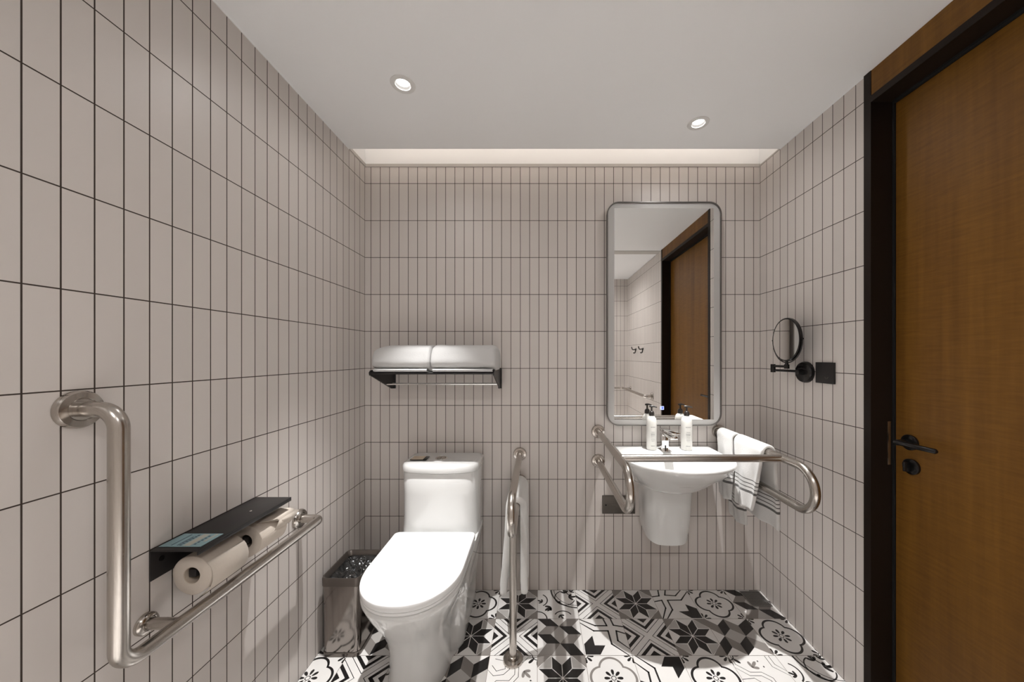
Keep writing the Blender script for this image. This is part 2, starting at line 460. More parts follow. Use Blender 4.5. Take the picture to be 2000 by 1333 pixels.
# ceiling board with holes for the downlights, and the cove behind it
LAMPS = [(-0.508, 1.278), (0.703, 1.492), (-0.35, -0.35), (0.62, -0.35)]  # last two, behind the camera, are added to give soft fill light
YE = 1.677
def build_ceiling():
    bm = bmesh.new()
    # board as a grid with round holes
    hr = 0.0285; n = 32
    xs = [XL-.02]; 
    cells = []
    x0, x1, y0, y1 = XL-.02, XR+.12, YR-.02, YE
    ycuts = sorted({y0, y1} | {v for _, y in LAMPS for v in (y-.06, y+.06)})
    for a, b_ in zip(ycuts[:-1], ycuts[1:]):
        ls = [l for l in LAMPS if a-1e-6 < l[1]-.06+1e-6 < b_ and l[1]+.06 <= b_+1e-4]
        xc = sorted({x0, x1} | {v for x, _ in ls for v in (x-.06, x+.06)})
        for c, d in zip(xc[:-1], xc[1:]):
            hole = next((l for l in ls if abs((c+d)/2-l[0]) < 1e-4), None)
            for z, flip in ((ZC, True), (ZC+.015, False)):
                if not hole:
                    q = [(c, a, z), (d, a, z), (d, b_, z), (c, b_, z)]
                    bm.faces.new([bm.verts.new(p) for p in (q[::-1] if flip else q)])
                else:
                    sq = []; ci = []
                    for k in range(n):
                        t_ = 2*PI*k/n; cx, cy = math.cos(t_), math.sin(t_); s = .06/max(abs(cx), abs(cy))
                        sq.append(bm.verts.new((hole[0]+cx*s, hole[1]+cy*s, z)))
                        ci.append(bm.verts.new((hole[0]+cx*hr, hole[1]+cy*hr, z)))
                    for k in range(n):
                        j = (k+1) % n; f = (ci[k], sq[k], sq[j], ci[j])
                        bm.faces.new(f[::-1] if flip else f)
    bm.faces.new([bm.verts.new(p) for p in ((x0, YE, ZC), (x1, YE, ZC), (x1, YE, ZC+.015), (x0, YE, ZC+.015))])
    # cove: upper back wall, end walls, lid, front
    box(bm, x0, x1, YB, YB+.1, 2.281, 2.46); box(bm, x0, x1, 1.40, YB+.1, 2.44, 2.46)
    box(bm, x0, x1, 1.38, 1.40, ZC+.015, 2.46)
    box(bm, XL-.1, XL, YR, YB+.1, 2.2812, 2.46); box(bm, XR, XR+.12, 1.2405, YB+.1, 2.2812, 2.46)
    bm.faces.layers.int.new('keep')
    props(obj('ceiling', bm, 'ceiling', smooth=False), kind='structure')
build_ceiling()
bm = B(XL, XR, YB-.006, YB, 2.281, 2.296); box(bm, XL, XL+.006, YE, YB-.006, 2.281, 2.296); box(bm, XR-.004, XR, YE, YB-.006, 2.281, 2.288)
struct('trim_1', bm, 'trim')
struct('trim_2', B(XL, XR, .19, .29, ZC-.004, ZC), 'trim')     # ceiling strip between shower and toilet area

# door unit
d = thing('door_1', None, None, (XR, (DY0+DY1)/2, 0), kind='structure')
fy1, fy0 = DY1-.0265, DY0+.0265
XD = 1.268
bm = bmesh.new()
box(bm, XR-.004, XD+.05, fy1, DY1, 0, ZC-.001); box(bm, XR-.004, XD+.05, DY0, fy0, 0, ZC-.001)
box(bm, XR-.004, XD+.05, fy0, fy1, 2.170, 2.194)
obj('door_frame', bm, 'dark', d, smooth=False)
bm = bmesh.new()
box(bm, XD-.004, XD+.05, fy1-.006, fy1, 0, 2.170); box(bm, XD-.010, XD+.05, fy0, fy0+.006, 0, 2.170); box(bm, XD-.010, XD+.05, fy0+.006, fy1-.006, 2.163, 2.170)
obj('door_gap_shade', bm, 'gap', d, smooth=False)  # black stop strip; shade of the leaf clearance gap is in its colour
obj('transom_panel', B(XR-.002, XR+.05, fy0, fy1, 2.194, ZC-.001), 'wood', d, smooth=False)
leaf = obj('door_leaf', B(XD, XD+.045, fy0+.008, fy1-.009, .006, 2.160, bev=.001), 'wood', d, smooth=False)
hd = obj('door_handle', (lambda bm: (lathe(bm, [(.026, .0), (.026, .007), (.023, .009), (.011, .009), (.010, .046)], (XD, 1.157, .969), 'X', 36, sgn=-1), bm)[1])(bmesh.new()), 'blackgl', leaf)
bm = bmesh.new(); tube(bm, [(XD-.045, 1.166, .969), (XD-.045, 1.163, .969), (XD-.045, 1.12, .969), (XD-.045, 1.047, .969), (XD-.045, 1.043, .969)], [.005, .0088, .0085, .0082, .005], 16)
lv = obj('lever', bm, 'blackgl', hd)
bm = bmesh.new(); lathe(bm, [(.026, 0), (.026, .007), (.023, .009), (.008, .009)], (XD, 1.152, .888), 'X', 36, sgn=-1)
tt = obj('thumb_turn', bm, 'blackgl', leaf)
obj('turn_knob', B(XD-.030, XD-.008, 1.148, 1.156, .872, .904, bev=.002), 'blackgl', tt)
obj('strike_plate', B(1.247, 1.262, fy1-.0015, fy1, .875, 1.03, bev=.0006), 'steel2', d)

# ------------------------------------------------------------------ ceiling lamps
LBL = ['round recessed ceiling spotlight on the left, above the toilet', 'round recessed ceiling spotlight on the right, nearest the mirror',
       'added fill spotlight in the ceiling behind the camera, left', 'added fill spotlight in the ceiling behind the camera, right']
for i, (x, y) in enumerate(LAMPS):
    t_ = thing('ceiling_spotlight', LBL[i], 'ceiling light', (x, y, ZC), 'recessed ceiling spotlights')
    bm = bmesh.new(); lathe(bm, [(.028, 0), (.028, -.002), (.036, -.0035), (.044, -.002), (.0455, 0)], (x, y, ZC), 'Z', 48, False, False)
    obj('trim_ring', bm, 'lampring', t_)
    bm = bmesh.new(); lathe(bm, [(.0282, 0), (.027, .006), (.0245, .009), (.0238, .014)], (x, y, ZC), 'Z', 48, False, False)
    obj('reflector', bm, 'reflector', t_)
    bm = bmesh.new(); lathe(bm, [(.0236, .0), (.0236, .004), (.0225, .0055)], (x, y, ZC+.0085), 'Z', 32)
    obj('lens', bm, 'lamp', t_)
    front = i < 2
    for nm, en, size, bl in (('spot', SPOT_W if front else REAR_FILL_SPOT, 41, 1.0), ('flood', FLOOD_W if front else REAR_FILL_W, 172, 1.0)):
        ld = bpy.data.lights.new(nm+'_lamp', 'SPOT'); ld.energy = en; ld.spot_size = math.radians(size); ld.spot_blend = bl
        ld.shadow_soft_size = .012; ld.color = WARM
        lo = bpy.data.objects.new(nm+'_lamp', ld); COL.objects.link(lo); lo.parent = t_; lo.location = (0, 0, -.001 if nm == 'flood' else .004)
# cove strip
o = obj('cove_light_strip', B(XL+.01, XR-.01, 1.640, 1.670, 2.3005, 2.3075), 'cove', org=(0, 1.515, 2.303), smooth=False)
props(o, 'warm light strip hidden in the ceiling cove above the back wall', 'light strip')

# ------------------------------------------------------------------ toilet
TX = -0.478
def tsec(z, yf, ym, hwF, hwB, yb=1.822, yc=1.50, pw=2.2, rb=.035):
    R = []
    for k in range(21):
        a = PI/2*k/20
        R.append((hwF*math.sin(a)**(2/pw), ym-(ym-yf)*math.cos(a)**(2/pw)))
    for k in range(1, 11):
        y = ym+(yb-rb-ym)*k/10
        s = min(1, max(0, (y-ym)/(yc-ym))); s = s*s*(3-2*s)
        R.append((hwF+(hwB-hwF)*s, y))
    for k in range(1, 7):
        a = PI/2*k/6; R.append((hwB-rb+rb*math.cos(a), yb-rb+rb*math.sin(a)))
    L = [(-x, y) for x, y in R[::-1][:-1]]
    return [(TX+x, y, z) for x, y in R+L]
t_ = thing('toilet', 'white one-piece ceramic toilet with closed lid standing left of the tube grab rail', 'toilet', (TX, 1.5, 0))
bm = bmesh.new()
ring_loft(bm, [tsec(*a) for a in (
    (.0006, 1.245, 1.42, .118, .150), (.012, 1.238, 1.42, .121, .153), (.06, 1.245, 1.42, .116, .152), (.14, 1.240, 1.42, .116, .156), (.20, 1.222, 1.41, .124, .162),
    (.255, 1.195, 1.39, .139, .169), (.305, 1.163, 1.37, .159, .176), (.345, 1.140, 1.355, .173, .181), (.372, 1.128, 1.345, .181, .184),
    (.386, 1.122, 1.34, .185, .1865), (.395, 1.122, 1.34, .186, .187), (.399, 1.126, 1.34, .183, .185))], True, True)
obj('bowl', bm, 'ceramic', t_, angle=60)
def tank_ring(z, yf, hw, yb=1.822, bulge=.03, r=.035):
    P = []
    n = 24
    P_f = []
    for k in range(n+1):
        u = -1+2*k/n; x = u*(hw-.004); e = abs(u)
        P_f.append((x, yf+bulge*(u*u)+.028*e**14))
    pts = P_f + [(hw, yf+bulge+.045), (hw, (yf+yb)/2+.02), (hw, yb-.01), (hw-.01, yb)] + [(-hw+.01, yb), (-hw, yb-.01), (-hw, (yf+yb)/2+.02), (-hw, yf+bulge+.045)]
    return [(TX+x, y, z) for x, y in pts]
bm = bmesh.new()
ring_loft(bm, [tank_ring(z, yf, hw) for z, yf, hw in ((.36, 1.585, .1835), (.40, 1.597, .1835), (.44, 1.606, .1835), (.50, 1.610, .1835), (.60, 1.610, .184), (.700, 1.608, .185), (.704, 1.612, .182))])
obj('tank', bm, 'ceramic', t_, angle=60)
bm = bmesh.new()
ring_loft(bm, [tank_ring(z, yf, hw) for z, yf, hw in ((.705, 1.612, .181), (.7065, 1.603, .1875), (.716, 1.601, .1885), (.732, 1.604, .187), (.738, 1.610, .184), (.742, 1.622, .176), (.7435, 1.64, .165))])
obj('tank_lid', bm, 'ceramic', t_, angle=60)
bc = (TX-.012, 1.725, .7436)
bm = bmesh.new(); lathe(bm, [(.031, 0), (.031, .002), (.028, .004), (.0265, .002), (.001, .002)], bc, 'Z', 40)
fb = obj('flush_button', bm, 'chrome', t_)
for s in (-1, 1):
    bm = bmesh.new(); P = [(s*.0015*0+bc[0]+s*.002, bc[1]-.023)]
    P = [(bc[0]+s*(.0015), bc[1]-.022)]+[(bc[0]+s*(.0015+.022*math.cos(a)), bc[1]+.022*math.sin(a)) for a in [(-80+160*k/12)*PI/180 for k in range(13)]]+[(bc[0]+s*.0015, bc[1]+.022)]
    if s < 0: P = P[::-1]
    ring_loft(bm, [[(x, y, bc[2]+.002) for x, y in P], [(x, y, bc[2]+.0045) for x, y in P]])
    obj('button_half', bm, 'steel2', fb)
def seat_ring(z, g):
    R = []
    yf, ym, hw, yb = 1.116+g, 1.335, .187-g, 1.588-g*.5
    for k in range(25):
        a = PI/2*k/24; R.append((hw*math.sin(a)**(2/2.15), ym-(ym-yf)*math.cos(a)**(2/2.15)))
    for k in range(1, 7): R.append((hw, ym+(yb-.02-ym)*k/6))
    for k in range(1, 6): a = PI/2*k/5; R.append((hw-.02+.02*math.cos(a), yb-.02+.02*math.sin(a)))
    return [(TX+x, y, z) for x, y in R+[(-x, y) for x, y in R[::-1][:-1]]]
bm = bmesh.new(); ring_loft(bm, [seat_ring(z, g) for z, g in ((.4005, .012), (.402, .005), (.408, .003), (.413, .004), (.415, .010))])
obj('seat', bm, 'seat', t_, angle=60)
bm = bmesh.new(); ring_loft(bm, [seat_ring(z, g) for z, g in ((.4155, .008), (.4165, .0015), (.420, .000), (.4375, .0003), (.4400, .0015), (.4412, .004), (.4416, .012), (.4417, .05))])
obj('seat_lid', bm, 'seat', t_, angle=60)
for s in (-1, 1):
    bm = bmesh.new(); tube(bm, [(TX+s*.095-.022, 1.592, .424), (TX+s*.095+.022, 1.592, .424)], .009, 16); obj('hinge', bm, 'seat', t_)
# card on the tank
t_ = thing('card', 'small beige card lying on the toilet tank lid beside the flush button', 'card', (-.585, 1.72, .7445))
obj('card_board', B(-.635, -.556, 1.685, 1.745, .7442, .7485, bev=.0008), 'blackgl', t_)
obj('printed_face', B(-.633, -.573, 1.687, 1.743, .7485, .7490), 'beige', t_, smooth=False)

# ------------------------------------------------------------------ waste bin
bx, by = -.829, 1.527
t_ = thing('waste_bin', 'dark brushed metal rectangular waste bin with black liner between toilet and left wall', 'bin', (bx, by, 0))
def rr3(z, hx, hy, r, n=8): return [(x, y, z) for x, y in rrect(bx, by, hx, hy, r, n)]
bm = bmesh.new()
ring_loft(bm, [rr3(.004, .076, .100, .022), rr3(.018, .077, .101, .022), rr3(.30, .080, .105, .022), rr3(.318, .080, .105, .022), rr3(.318, .078, .103, .02), rr3(.03, .074, .098, .02)], True, True)
obj('bin_body', bm, 'bronze', t_)
bm = bmesh.new()
ring_loft(bm, [rr3(.0008, .079, .103, .024), rr3(.016, .0805, .1045, .024), rr3(.019, .078, .102, .022)], True, False)
obj('base_ring', bm, 'rim', t_)
bm = bmesh.new()
ring_loft(bm, [rr3(.296, .0805, .1055, .022), rr3(.298, .083, .108, .024), rr3(.326, .0835, .1085, .024), rr3(.333, .081, .106, .022), rr3(.332, .077, .102, .02), rr3(.318, .068, .093, .014), rr3(.312, .067, .092, .014)], False, False)
obj('bin_rim', bm, 'rim', t_)
bm = bmesh.new(); nx, ny = 44, 56; G = []
for j in range(ny+1):
    row = []
    for i in range(nx+1):
        u, v = i/nx*2-1, j/ny*2-1
        e = max(abs(u), abs(v)); x, y = bx+u*.070, by+v*.095
        q = Vector((x*24, y*24, 1.3)); k = noise.fractal(q, 1.0, 2.0, 3)
        k2 = abs(noise.noise(Vector((x*26, y*26, 7)))) 
        row.append(bm.verts.new((x, y, .285+.03*e**6+(k*.020+.030*(.3-k2))*(1-e**8))))
    G.append(row)
for j in range(ny):
    for i in range(nx): bm.faces.new((G[j][i], G[j][i+1], G[j+1][i+1], G[j+1][i]))
obj('bin_liner', bm, 'bag', t_, angle=25)

# ------------------------------------------------------------------ L-shaped grab bar, left wall
XB = XL+.085; yv = .687; zt = 1.156; zb = .630; RT = .0155
t_ = thing('grab_bar', 'L-shaped brushed steel grab bar on the left wall around the paper holder', 'grab bar', (XL, yv, zb))
bm = bmesh.new(); tube(bm, fillet([(XL+.002, yv, zt), (XB, yv, zt), (XB, yv, zb), (XB, 1.322, zb), (XL+.002, 1.322, zb)], [.04, .04, .022], 12), RT, 28)
obj('rail', bm, 'steel', t_)
bm = bmesh.new(); tube(bm, [(XL+.002, .805, zb), (XB, .805, zb)], RT*.8, 20); obj('support_post', bm, 'steel', t_)
flange(t_, (XL, yv, zt), 'X', 1); flange(t_, (XL, .805, zb), 'X', 1, .024); flange(t_, (XL, 1.322, zb), 'X', 1, .036)

# ------------------------------------------------------------------ paper holder and rolls
t_ = thing('toilet_paper_holder', 'black metal double toilet paper holder with shelf on the left wall', 'paper holder', (XL, .965, .722))
obj('back_plate', B(XL, XL+.004, .814, 1.122, .722, .797, bev=.001), 'black', t_)
bm = B(XL+.004, XL+.118, .814, 1.122, .794, .798, bev=.0008); box(bm, XL+.1145, XL+.118, .814, 1.122, .786, .7945, bev=.001); obj('shelf', bm, 'black', t_)
rolls = [(.846, .952, -.862, .717), (1.004, 1.106, -.865, .715)]
for (y0, y1, x, z) in rolls:
    bm = bmesh.new(); ya = y0+.012
    box(bm, XL+.003, x+.006, y1+.008, y1+.014, z-.004, z+.014, bev=.001)
    box(bm, x-.0145, x+.005, y0+.006, y1+.009, z-.0085, z+.0115, bev=.002)
    obj('spindle', bm, 'black', t_)
for y in (.838, 1.10):
    bm = bmesh.new(); lathe(bm, [(.006, 0), (.006, .0015), (.003, .002)], (XL+.004, y, .765), 'X', 16); obj('screw', bm, 'blackgl', t_)
bm = bmesh.new(); lathe(bm, [(.0035, 0), (.003, .001)], (XL+.07, 1.02, .798), 'Z', 16); obj('rivet', bm, 'chrome', t_)
for i, (y0, y1, x, z) in enumerate(rolls):
    R = .0485
    lab = ['toilet paper roll hanging nearer the camera, in front of the other roll', 'toilet paper roll with a folded pointed end, farther along the holder'][i]
    r_ = thing('toilet_paper_roll', lab, 'toilet paper', (x, y0, z), 'toilet paper rolls')
    bm = bmesh.new(); n = 64; rings = []
    rc = .0208
    for ri, y in ((rc, y0), (R-.002, y0-.0002), (R, y0+.0015), (R, y1-.0015), (R-.002, y1), (rc, y1), (rc, y0)):
        ring = []
        for k in range(n):
            a = 2*PI*k/n; wob = 1+(.012*math.sin(3*a+i)+.008*math.sin(7*a))*(ri > .03)
            ring.append((x+ri*wob*math.cos(a), y, z+ri*wob*math.sin(a)))
        rings.append(ring)
    ring_loft(bm, rings, False, False); obj('paper', bm, 'paper', r_, angle=50)
    bm = bmesh.new(); rings = [[(x+rr*math.cos(2*PI*k/40), y, z+rr*math.sin(2*PI*k/40)) for k in range(40)] for rr, y in ((rc, y0+.001), (rc-.0012, y0+.001), (rc-.0012, y1-.001), (rc, y1-.001))]
    ring_loft(bm, rings, False, False); obj('cardboard_core', bm, 'core', r_)
    bm = bmesh.new()          # loose end
    if i == 0:
        rings = []
        for k in range(9):
            a = math.radians(40-k*14); rr = R+.0015+.0008*k
            rings.append([(x+rr*math.cos(a), y, z+rr*math.sin(a)) for y in (y0+.001, (y0+y1)/2, y1-.001)])
        ring_loft(bm, rings, False, False, closed=False)
    else:
        A0 = [(x+.012, y0+.02, z+.058), (x+.05, y0+.028, z+.042), (x+.058, y1+.02, z+.035), (x+.03, y1+.035, z+.046)]
        ring_loft(bm, [[(x-.01, y0+.012, z+R+.001), (x-.01, y1-.002, z+R+.001)], [(x+.025, y0+.014, z+R*.95), (x+.02, y1+.01, z+R)],
                       [(x+.052, y0+.055, z+.040), (x+.04, y1+.024, z+.044)], [(x+.060, y0+.085, z+.020), (x+.052, y1+.034, z+.034)]], False, False, closed=False)
        ring_loft(bm, [[(x+.022, y0+.016, z+R*.97), (x+.018, y1+.012, z+R*1.02)], [(x+.055, y0+.06, z+.034), (x+.06, y1+.040, z+.030)],
                       [(x+.056, y0+.04, z+.012), (x+.058, y1, z+.008)]], False, False, closed=False)
    obj('loose_sheet', bm, 'paper', r_, solid=.0008, angle=30)
# blue card on the shelf
t_ = thing('notice_card', 'pale blue printed card lying on the shelf of the paper holder', 'card', (-.872, .857, .7985))
obj('card_face', B(-.924, -.822, .828, .888, .7984, .7996), 'cardb', t_, smooth=False)
bm = bmesh.new()
for (a, b_, c, d_) in ((-.900, -.897, .833, .883), (-.885, -.882, .832, .872)): box(bm, a, b_, c, d_, .7996, .7998)
for k in range(7): box(bm, -.880+.0, -.874, .832+k*.0075, .8365+k*.0075, .7996, .7998)
for k in range(5): box(bm, -.848, -.843, .836+k*.009, .841+k*.009, .7996, .7998)
obj('dark_lines', bm, 'cardd', t_, smooth=False)
bm = B(-.869, -.852, .831, .885, .7996, .7998); box(bm, -.838, -.832, .85, .886, .7996, .7998); obj('pale_lines', bm, 'cardw', t_, smooth=False)

# ------------------------------------------------------------------ floor-standing grab rail and towel
XG = -.098
t_ = thing('floor_grab_rail', 'looped steel grab rail from the back wall down to the floor, right of the toilet', 'grab rail', (XG, 1.411, 0))
bm = bmesh.new(); tube(bm, fillet([(XG, YB-.002, .735), (XG, 1.235, .735), (XG, 1.235, .589), (XG, YB-.002, .589)], .0725, 14), RT, 28); obj('loop_rail', bm, 'steel', t_)
bm = bmesh.new(); tube(bm, [(XG-.006, 1.411, .003), (XG-.006, 1.411, .589)], RT, 28); obj('floor_post', bm, 'steel', t_)
flange(t_, (XG, YB, .735), 'Y', -1, .036); flange(t_, (XG, YB, .589), 'Y', -1, .036); flange(t_, (XG-.006, 1.411, 0), 'Z', 1, .042)

def drape(name, label, group, bxx, bz, rbar, yfun, L1, L2, flare1, flare2, mname, org, thick=.009, fold=.006, seed=0, nf=2.0, open1=.0):
    """towel over a bar that runs along Y. side 1 hangs at -X, side 2 at +X. yfun(side, t, u) -> y"""
    bm = bmesh.new(); uvl = bm.loops.layers.uv.new('UVMap')
    nu, n1, na, n2 = 26, 26, 8, 26; rows = []; meta = []
    rr = rbar+thick/2+.001
    path = []
    for k in range(n1): path.append((1, L1*(1-k/n1)))
    for k in range(na+1): path.append((0, k/na))
    for k in range(1, n2+1): path.append((2, L2*k/n2))
    for side, s in path:
        row = []
        for i in range(nu+1):
            u = i/nu
            if side == 0:
                a = PI*(1-s); x, z = bxx+rr*math.cos(a), bz+rr*math.sin(a); tt = 0; vv = 1.0
            else:
                L = L1 if side == 1 else L2; fl = flare1 if side == 1 else flare2; sg = -1 if side == 1 else 1
                tt = s/L; vv = L-s
                wv = fold*math.sin(u*2*PI*nf+seed)*min(1, tt*2.2)+.002*math.sin(u*17+s*30+seed)*tt
                x = bxx+sg*(rr+fl*tt**1.3)+wv; z = bz-s+.006*math.sin(u*5+seed)*tt
            y = yfun(side, tt, u)
            row.append(bm.verts.new((x, y, z))); 
        rows.append(row); meta.append(vv)
    for j in range(len(rows)-1):
        for i in range(nu):
            f = bm.faces.new((rows[j][i], rows[j][i+1], rows[j+1][i+1], rows[j+1][i]))
            for lp, (ii, jj) in zip(f.loops, ((i, j), (i+1, j), (i+1, j+1), (i, j+1))): lp[uvl].uv = (ii/nu, meta[jj])
    o = obj(name, bm, mname, org=org, angle=180, solid=thick, subsurf=1)
    return props(o, label, 'towel', group)
drape('bath_towel', 'plain white towel hung long over the lower bar of the floor grab rail', None, XG, .589, RT,
      lambda side, t_, u: 1.515+.275*u-(.01*t_ if side == 2 else 0), .405, .392, .030, .002, 'towel', (XG, 1.65, .589), .031, .002, 1.0)

# ------------------------------------------------------------------ washbasin
SX = .662
def srim(z, yf, hw, ys, yb=YB, p=2.0, cx=SX):
    """outline: straight back, straight sides to ys, superellipse front"""
    P = []
    for k in range(33):
        a = PI*k/32; c, s = math.cos(a), math.sin(a)
        P.append((cx-hw*math.copysign(abs(c)**(2/p), c), ys-(ys-yf)*abs(s)**(2/p), z))
    for k in range(1, 8): P.append((cx+hw, ys+(yb-ys)*k/8, z))
    for k in range(0, 17): P.append((cx+hw-2*hw*k/16, yb, z))
    for k in range(1, 8): P.append((cx-hw, yb-(yb-ys)*k/8, z))
    return P
t_ = thing('washbasin', 'white wall-hung ceramic washbasin with curved bowl and half pedestal under the tall mirror', 'washbasin', (SX, YB, .32))
bm = bmesh.new()
outer = [srim(z, yf, hw, ys) for z, yf, hw, ys in ((.588, 1.69, .070, 1.80), (.595, 1.645, .110, 1.78), (.613, 1.595, .150, 1.75), (.640, 1.55, .182, 1.72), (.675, 1.515, .204, 1.68),
    (.71, 1.462, .228, 1.64), (.74, 1.430, .242, 1.61), (.760, 1.415, .2485, 1.60), (.765, 1.412, .2505, 1.595), (.774, 1.412, .2505, 1.595), (.778, 1.415, .2485, 1.595))]
N = len(outer[0])
def inner(z, rx, ry, cy=1.572, cx=SX):
    o_ = outer[-1]; P = []
    for x, y, _ in o_:
        a = math.atan2((y-cy)/ry, (x-cx)/rx); P.append((cx+rx*math.cos(a), cy+ry*math.sin(a), z))
    return P
ins = [inner(.7782, .226, .134), inner(.771, .214, .125), inner(.74, .195, .110), inner(.70, .155, .088), inner(.675, .10, .058), inner(.668, .022, .014)]
ring_loft(bm, outer+ins, True, True)
obj('basin', bm, 'ceramic', t_, angle=50)
bm = bmesh.new(); lathe(bm, [(.020, 0), (.019, .003), (.001, .0035)], (SX, 1.585, .669), 'Z', 32); obj('drain', bm, 'chrome', t_)
def shroud(z, yf, hw, p=2.6):
    P = srim(z, yf, hw, yf+.10, YB, p, .660)
    k = max(0, (.40-z)/.09)*.045          # lower edge rises towards the wall
    return [(x, y, q+k*max(0, (y-1.69)/.14)) for x, y, q in P]
bm = bmesh.new()
ring_loft(bm, [shroud(*a) for a in ((.310, 1.73, .070), (.313, 1.700, .094), (.323, 1.682, .108), (.40, 1.672, .114), (.52, 1.660, .119), (.62, 1.650, .121), (.66, 1.645, .121))])
obj('half_pedestal', bm, 'ceramic', t_, angle=50)
# faucet
t_ = thing('faucet', 'chrome single-lever faucet between the two white bottles on the basin', 'faucet', (.650, 1.745, .7785))
obj('base_plate', B(.624, .676, 1.715, 1.785, .7783, .7815, bev=.001), 'chrome', t_)
obj('body', B(.632, .668, 1.735, 1.772, .780, .862, bev=.004, seg=3), 'chrome', t_)
obj('spout', B(.632, .668, 1.622, 1.768, .862, .876, bev=.003), 'chrome', t_)
bm = B(.630, .670, 1.600, 1.775, .0, .005, bev=.0015)
bmesh.ops.rotate(bm, cent=(.65, 1.775, 0), matrix=Matrix.Rotation(math.radians(-3), 3, 'X'), verts=bm.verts); bmesh.ops.translate(bm, vec=(0, 0, .884), verts=bm.verts)
box(bm, .640, .660, 1.745, 1.765, .876, .886)
obj('lever', bm, 'chrome', t_)
obj('pull_slot', B(.6465, .6535, 1.7335, 1.7352, .783, .806), 'black', t_)

# bottles
def bottle(x, y, rot, label, r, seed):
    t_ = thing('pump_bottle', label, 'bottle', (x, y, .7785), 'pump bottles on the basin')
    z0 = .7788
    bm = bmesh.new()
    lathe(bm, [(r-.003, 0), (r, .003), (r, .145), (r-.001, .152), (r-.004, .162), (r-.010, .170), (.0125, .174)], (x, y, z0), 'Z', 40)
    obj('bottle_body', bm, 'bottle', t_, angle=60)
    bm = bmesh.new(); lathe(bm, [(.0125, .1742), (.0135, .176), (.0135, .188), (.011, .196), (.006, .200), (.0045, .200), (.0045, .219)], (x, y, z0), 'Z', 28)
    obj('pump_collar', bm, 'pump', t_, angle=40)
    dx, dy = math.cos(rot), math.sin(rot)
    bm = bmesh.new(); tube(bm, [(x-dx*.011, y-dy*.011, z0+.2225), (x, y, z0+.223), (x+dx*.012, y+dy*.012, z0+.2225), (x+dx*.027, y+dy*.027, z0+.2185)], [.005, .0055, .004, .003], 14)
    obj('pump_nozzle', bm, 'pump', t_)
    bm = bmesh.new(); rn = random.Random(seed)
    a0 = math.atan2(-y, -x)+.30          # print faces the room
    for zz, w_, h in ((.118, .46, .003), (.093, .34, .0022), (.085, .40, .002), (.078, .38, .0035), (.070, .34, .002), (.062, .34, .0014), (.054, .36, .002), (.047, .28, .0014), (.022, .40, .003)):
        a = a0-w_
        while a < a0+w_:
            st = .05+.09*rn.random(); b_ = min(a+st, a0+w_)
            q = [(x+(r+.0003)*math.cos(t2), y+(r+.0003)*math.sin(t2), z0+zz+dz) for t2, dz in ((a, 0), (b_, 0), (b_, h), (a, h))]
            bm.faces.new([bm.verts.new(p) for p in q]); a = b_+.03
    obj('label_print', bm, 'print_', t_, smooth=False)
bottle(.588, 1.762, -.35, 'white pump bottle left of the faucet, black pump', .0255, 1)
bottle(.768, 1.758, -.30, 'white pump bottle right of the faucet, black pump', .0275, 2)

# ------------------------------------------------------------------ rails around the basin
t_ = thing('basin_grab_rail', 'brushed steel grab rail with two side loops and a front bar around the washbasin', 'grab rail', (SX, YB, .70))
XA, XC = .323, .971
for x in (XA, XC):
    bm = bmesh.new(); tube(bm, fillet([(x, YB-.002, .857), (x, 1.190, .857), (x, 1.190, .699), (x, YB-.002, .699)], .0785, 14), RT, 28); obj('side_loop', bm, 'steel', t_)
    for z in (.857, .699): flange(t_, (x, YB, z), 'Y', -1, .036)
bm = bmesh.new(); tube(bm, [(XA, 1.349, .857), (XC, 1.349, .857)], RT*.96, 28); obj('front_bar', bm, 'steel', t_)

def yA(side, t, u):
    if side == 1: return 1.66-.045*t+.135*u*(1-.25*t)-.06*t*(1-u)*0
    if side == 2: return 1.66+.135*u
    return 1.66+.135*u
def yB(side, t, u):
    w_ = .205
    if side == 1: return 1.432+.05*t+w_*u*(1-.42*t)
    if side == 2: return 1.425+.0*t+(w_+.02)*u
    return 1.43+w_*u
drape('hand_towel', 'striped white hand towel on the basin rail, the one nearer the wall', 'striped towels on the basin rail', XC, .857, RT, yA, .285, .43, .035, .02, 'towels', (XC, 1.73, .857), .013, .005, 2.0, 1.2)
drape('hand_towel', 'striped white hand towel on the basin rail, the one nearer the camera', 'striped towels on the basin rail', XC, .857, RT, yB, .275, .335, .020, .014, 'towels', (XC, 1.53, .857), .015, .006, 0.5, 1.4)

# access plate
t_ = thing('wall_plate', 'brushed steel access plate low on the back wall behind the left basin rail', 'plate', (.433, YB, .46))
obj('plate', B(.345, .521, YB-.008, YB-.0005, .415, .512, bev=.0015), 'plate', t_)
bm = bmesh.new(); lathe(bm, [(.0045, 0), (.004, .0006)], (.364, YB-.008, .462), 'Y', 20, sgn=-1); obj('sensor_hole', bm, 'gap', t_)
bm = bmesh.new()
for k in range(4): box(bm, .396+k*.008, .402+k*.008, YB-.0084, YB-.008, .4618, .4640)
for k in range(2): box(bm, .418+k*.008, .424+k*.008, YB-.0084, YB-.008, .4540, .4562)
obj('engraving', bm, 'rim', t_, smooth=False)

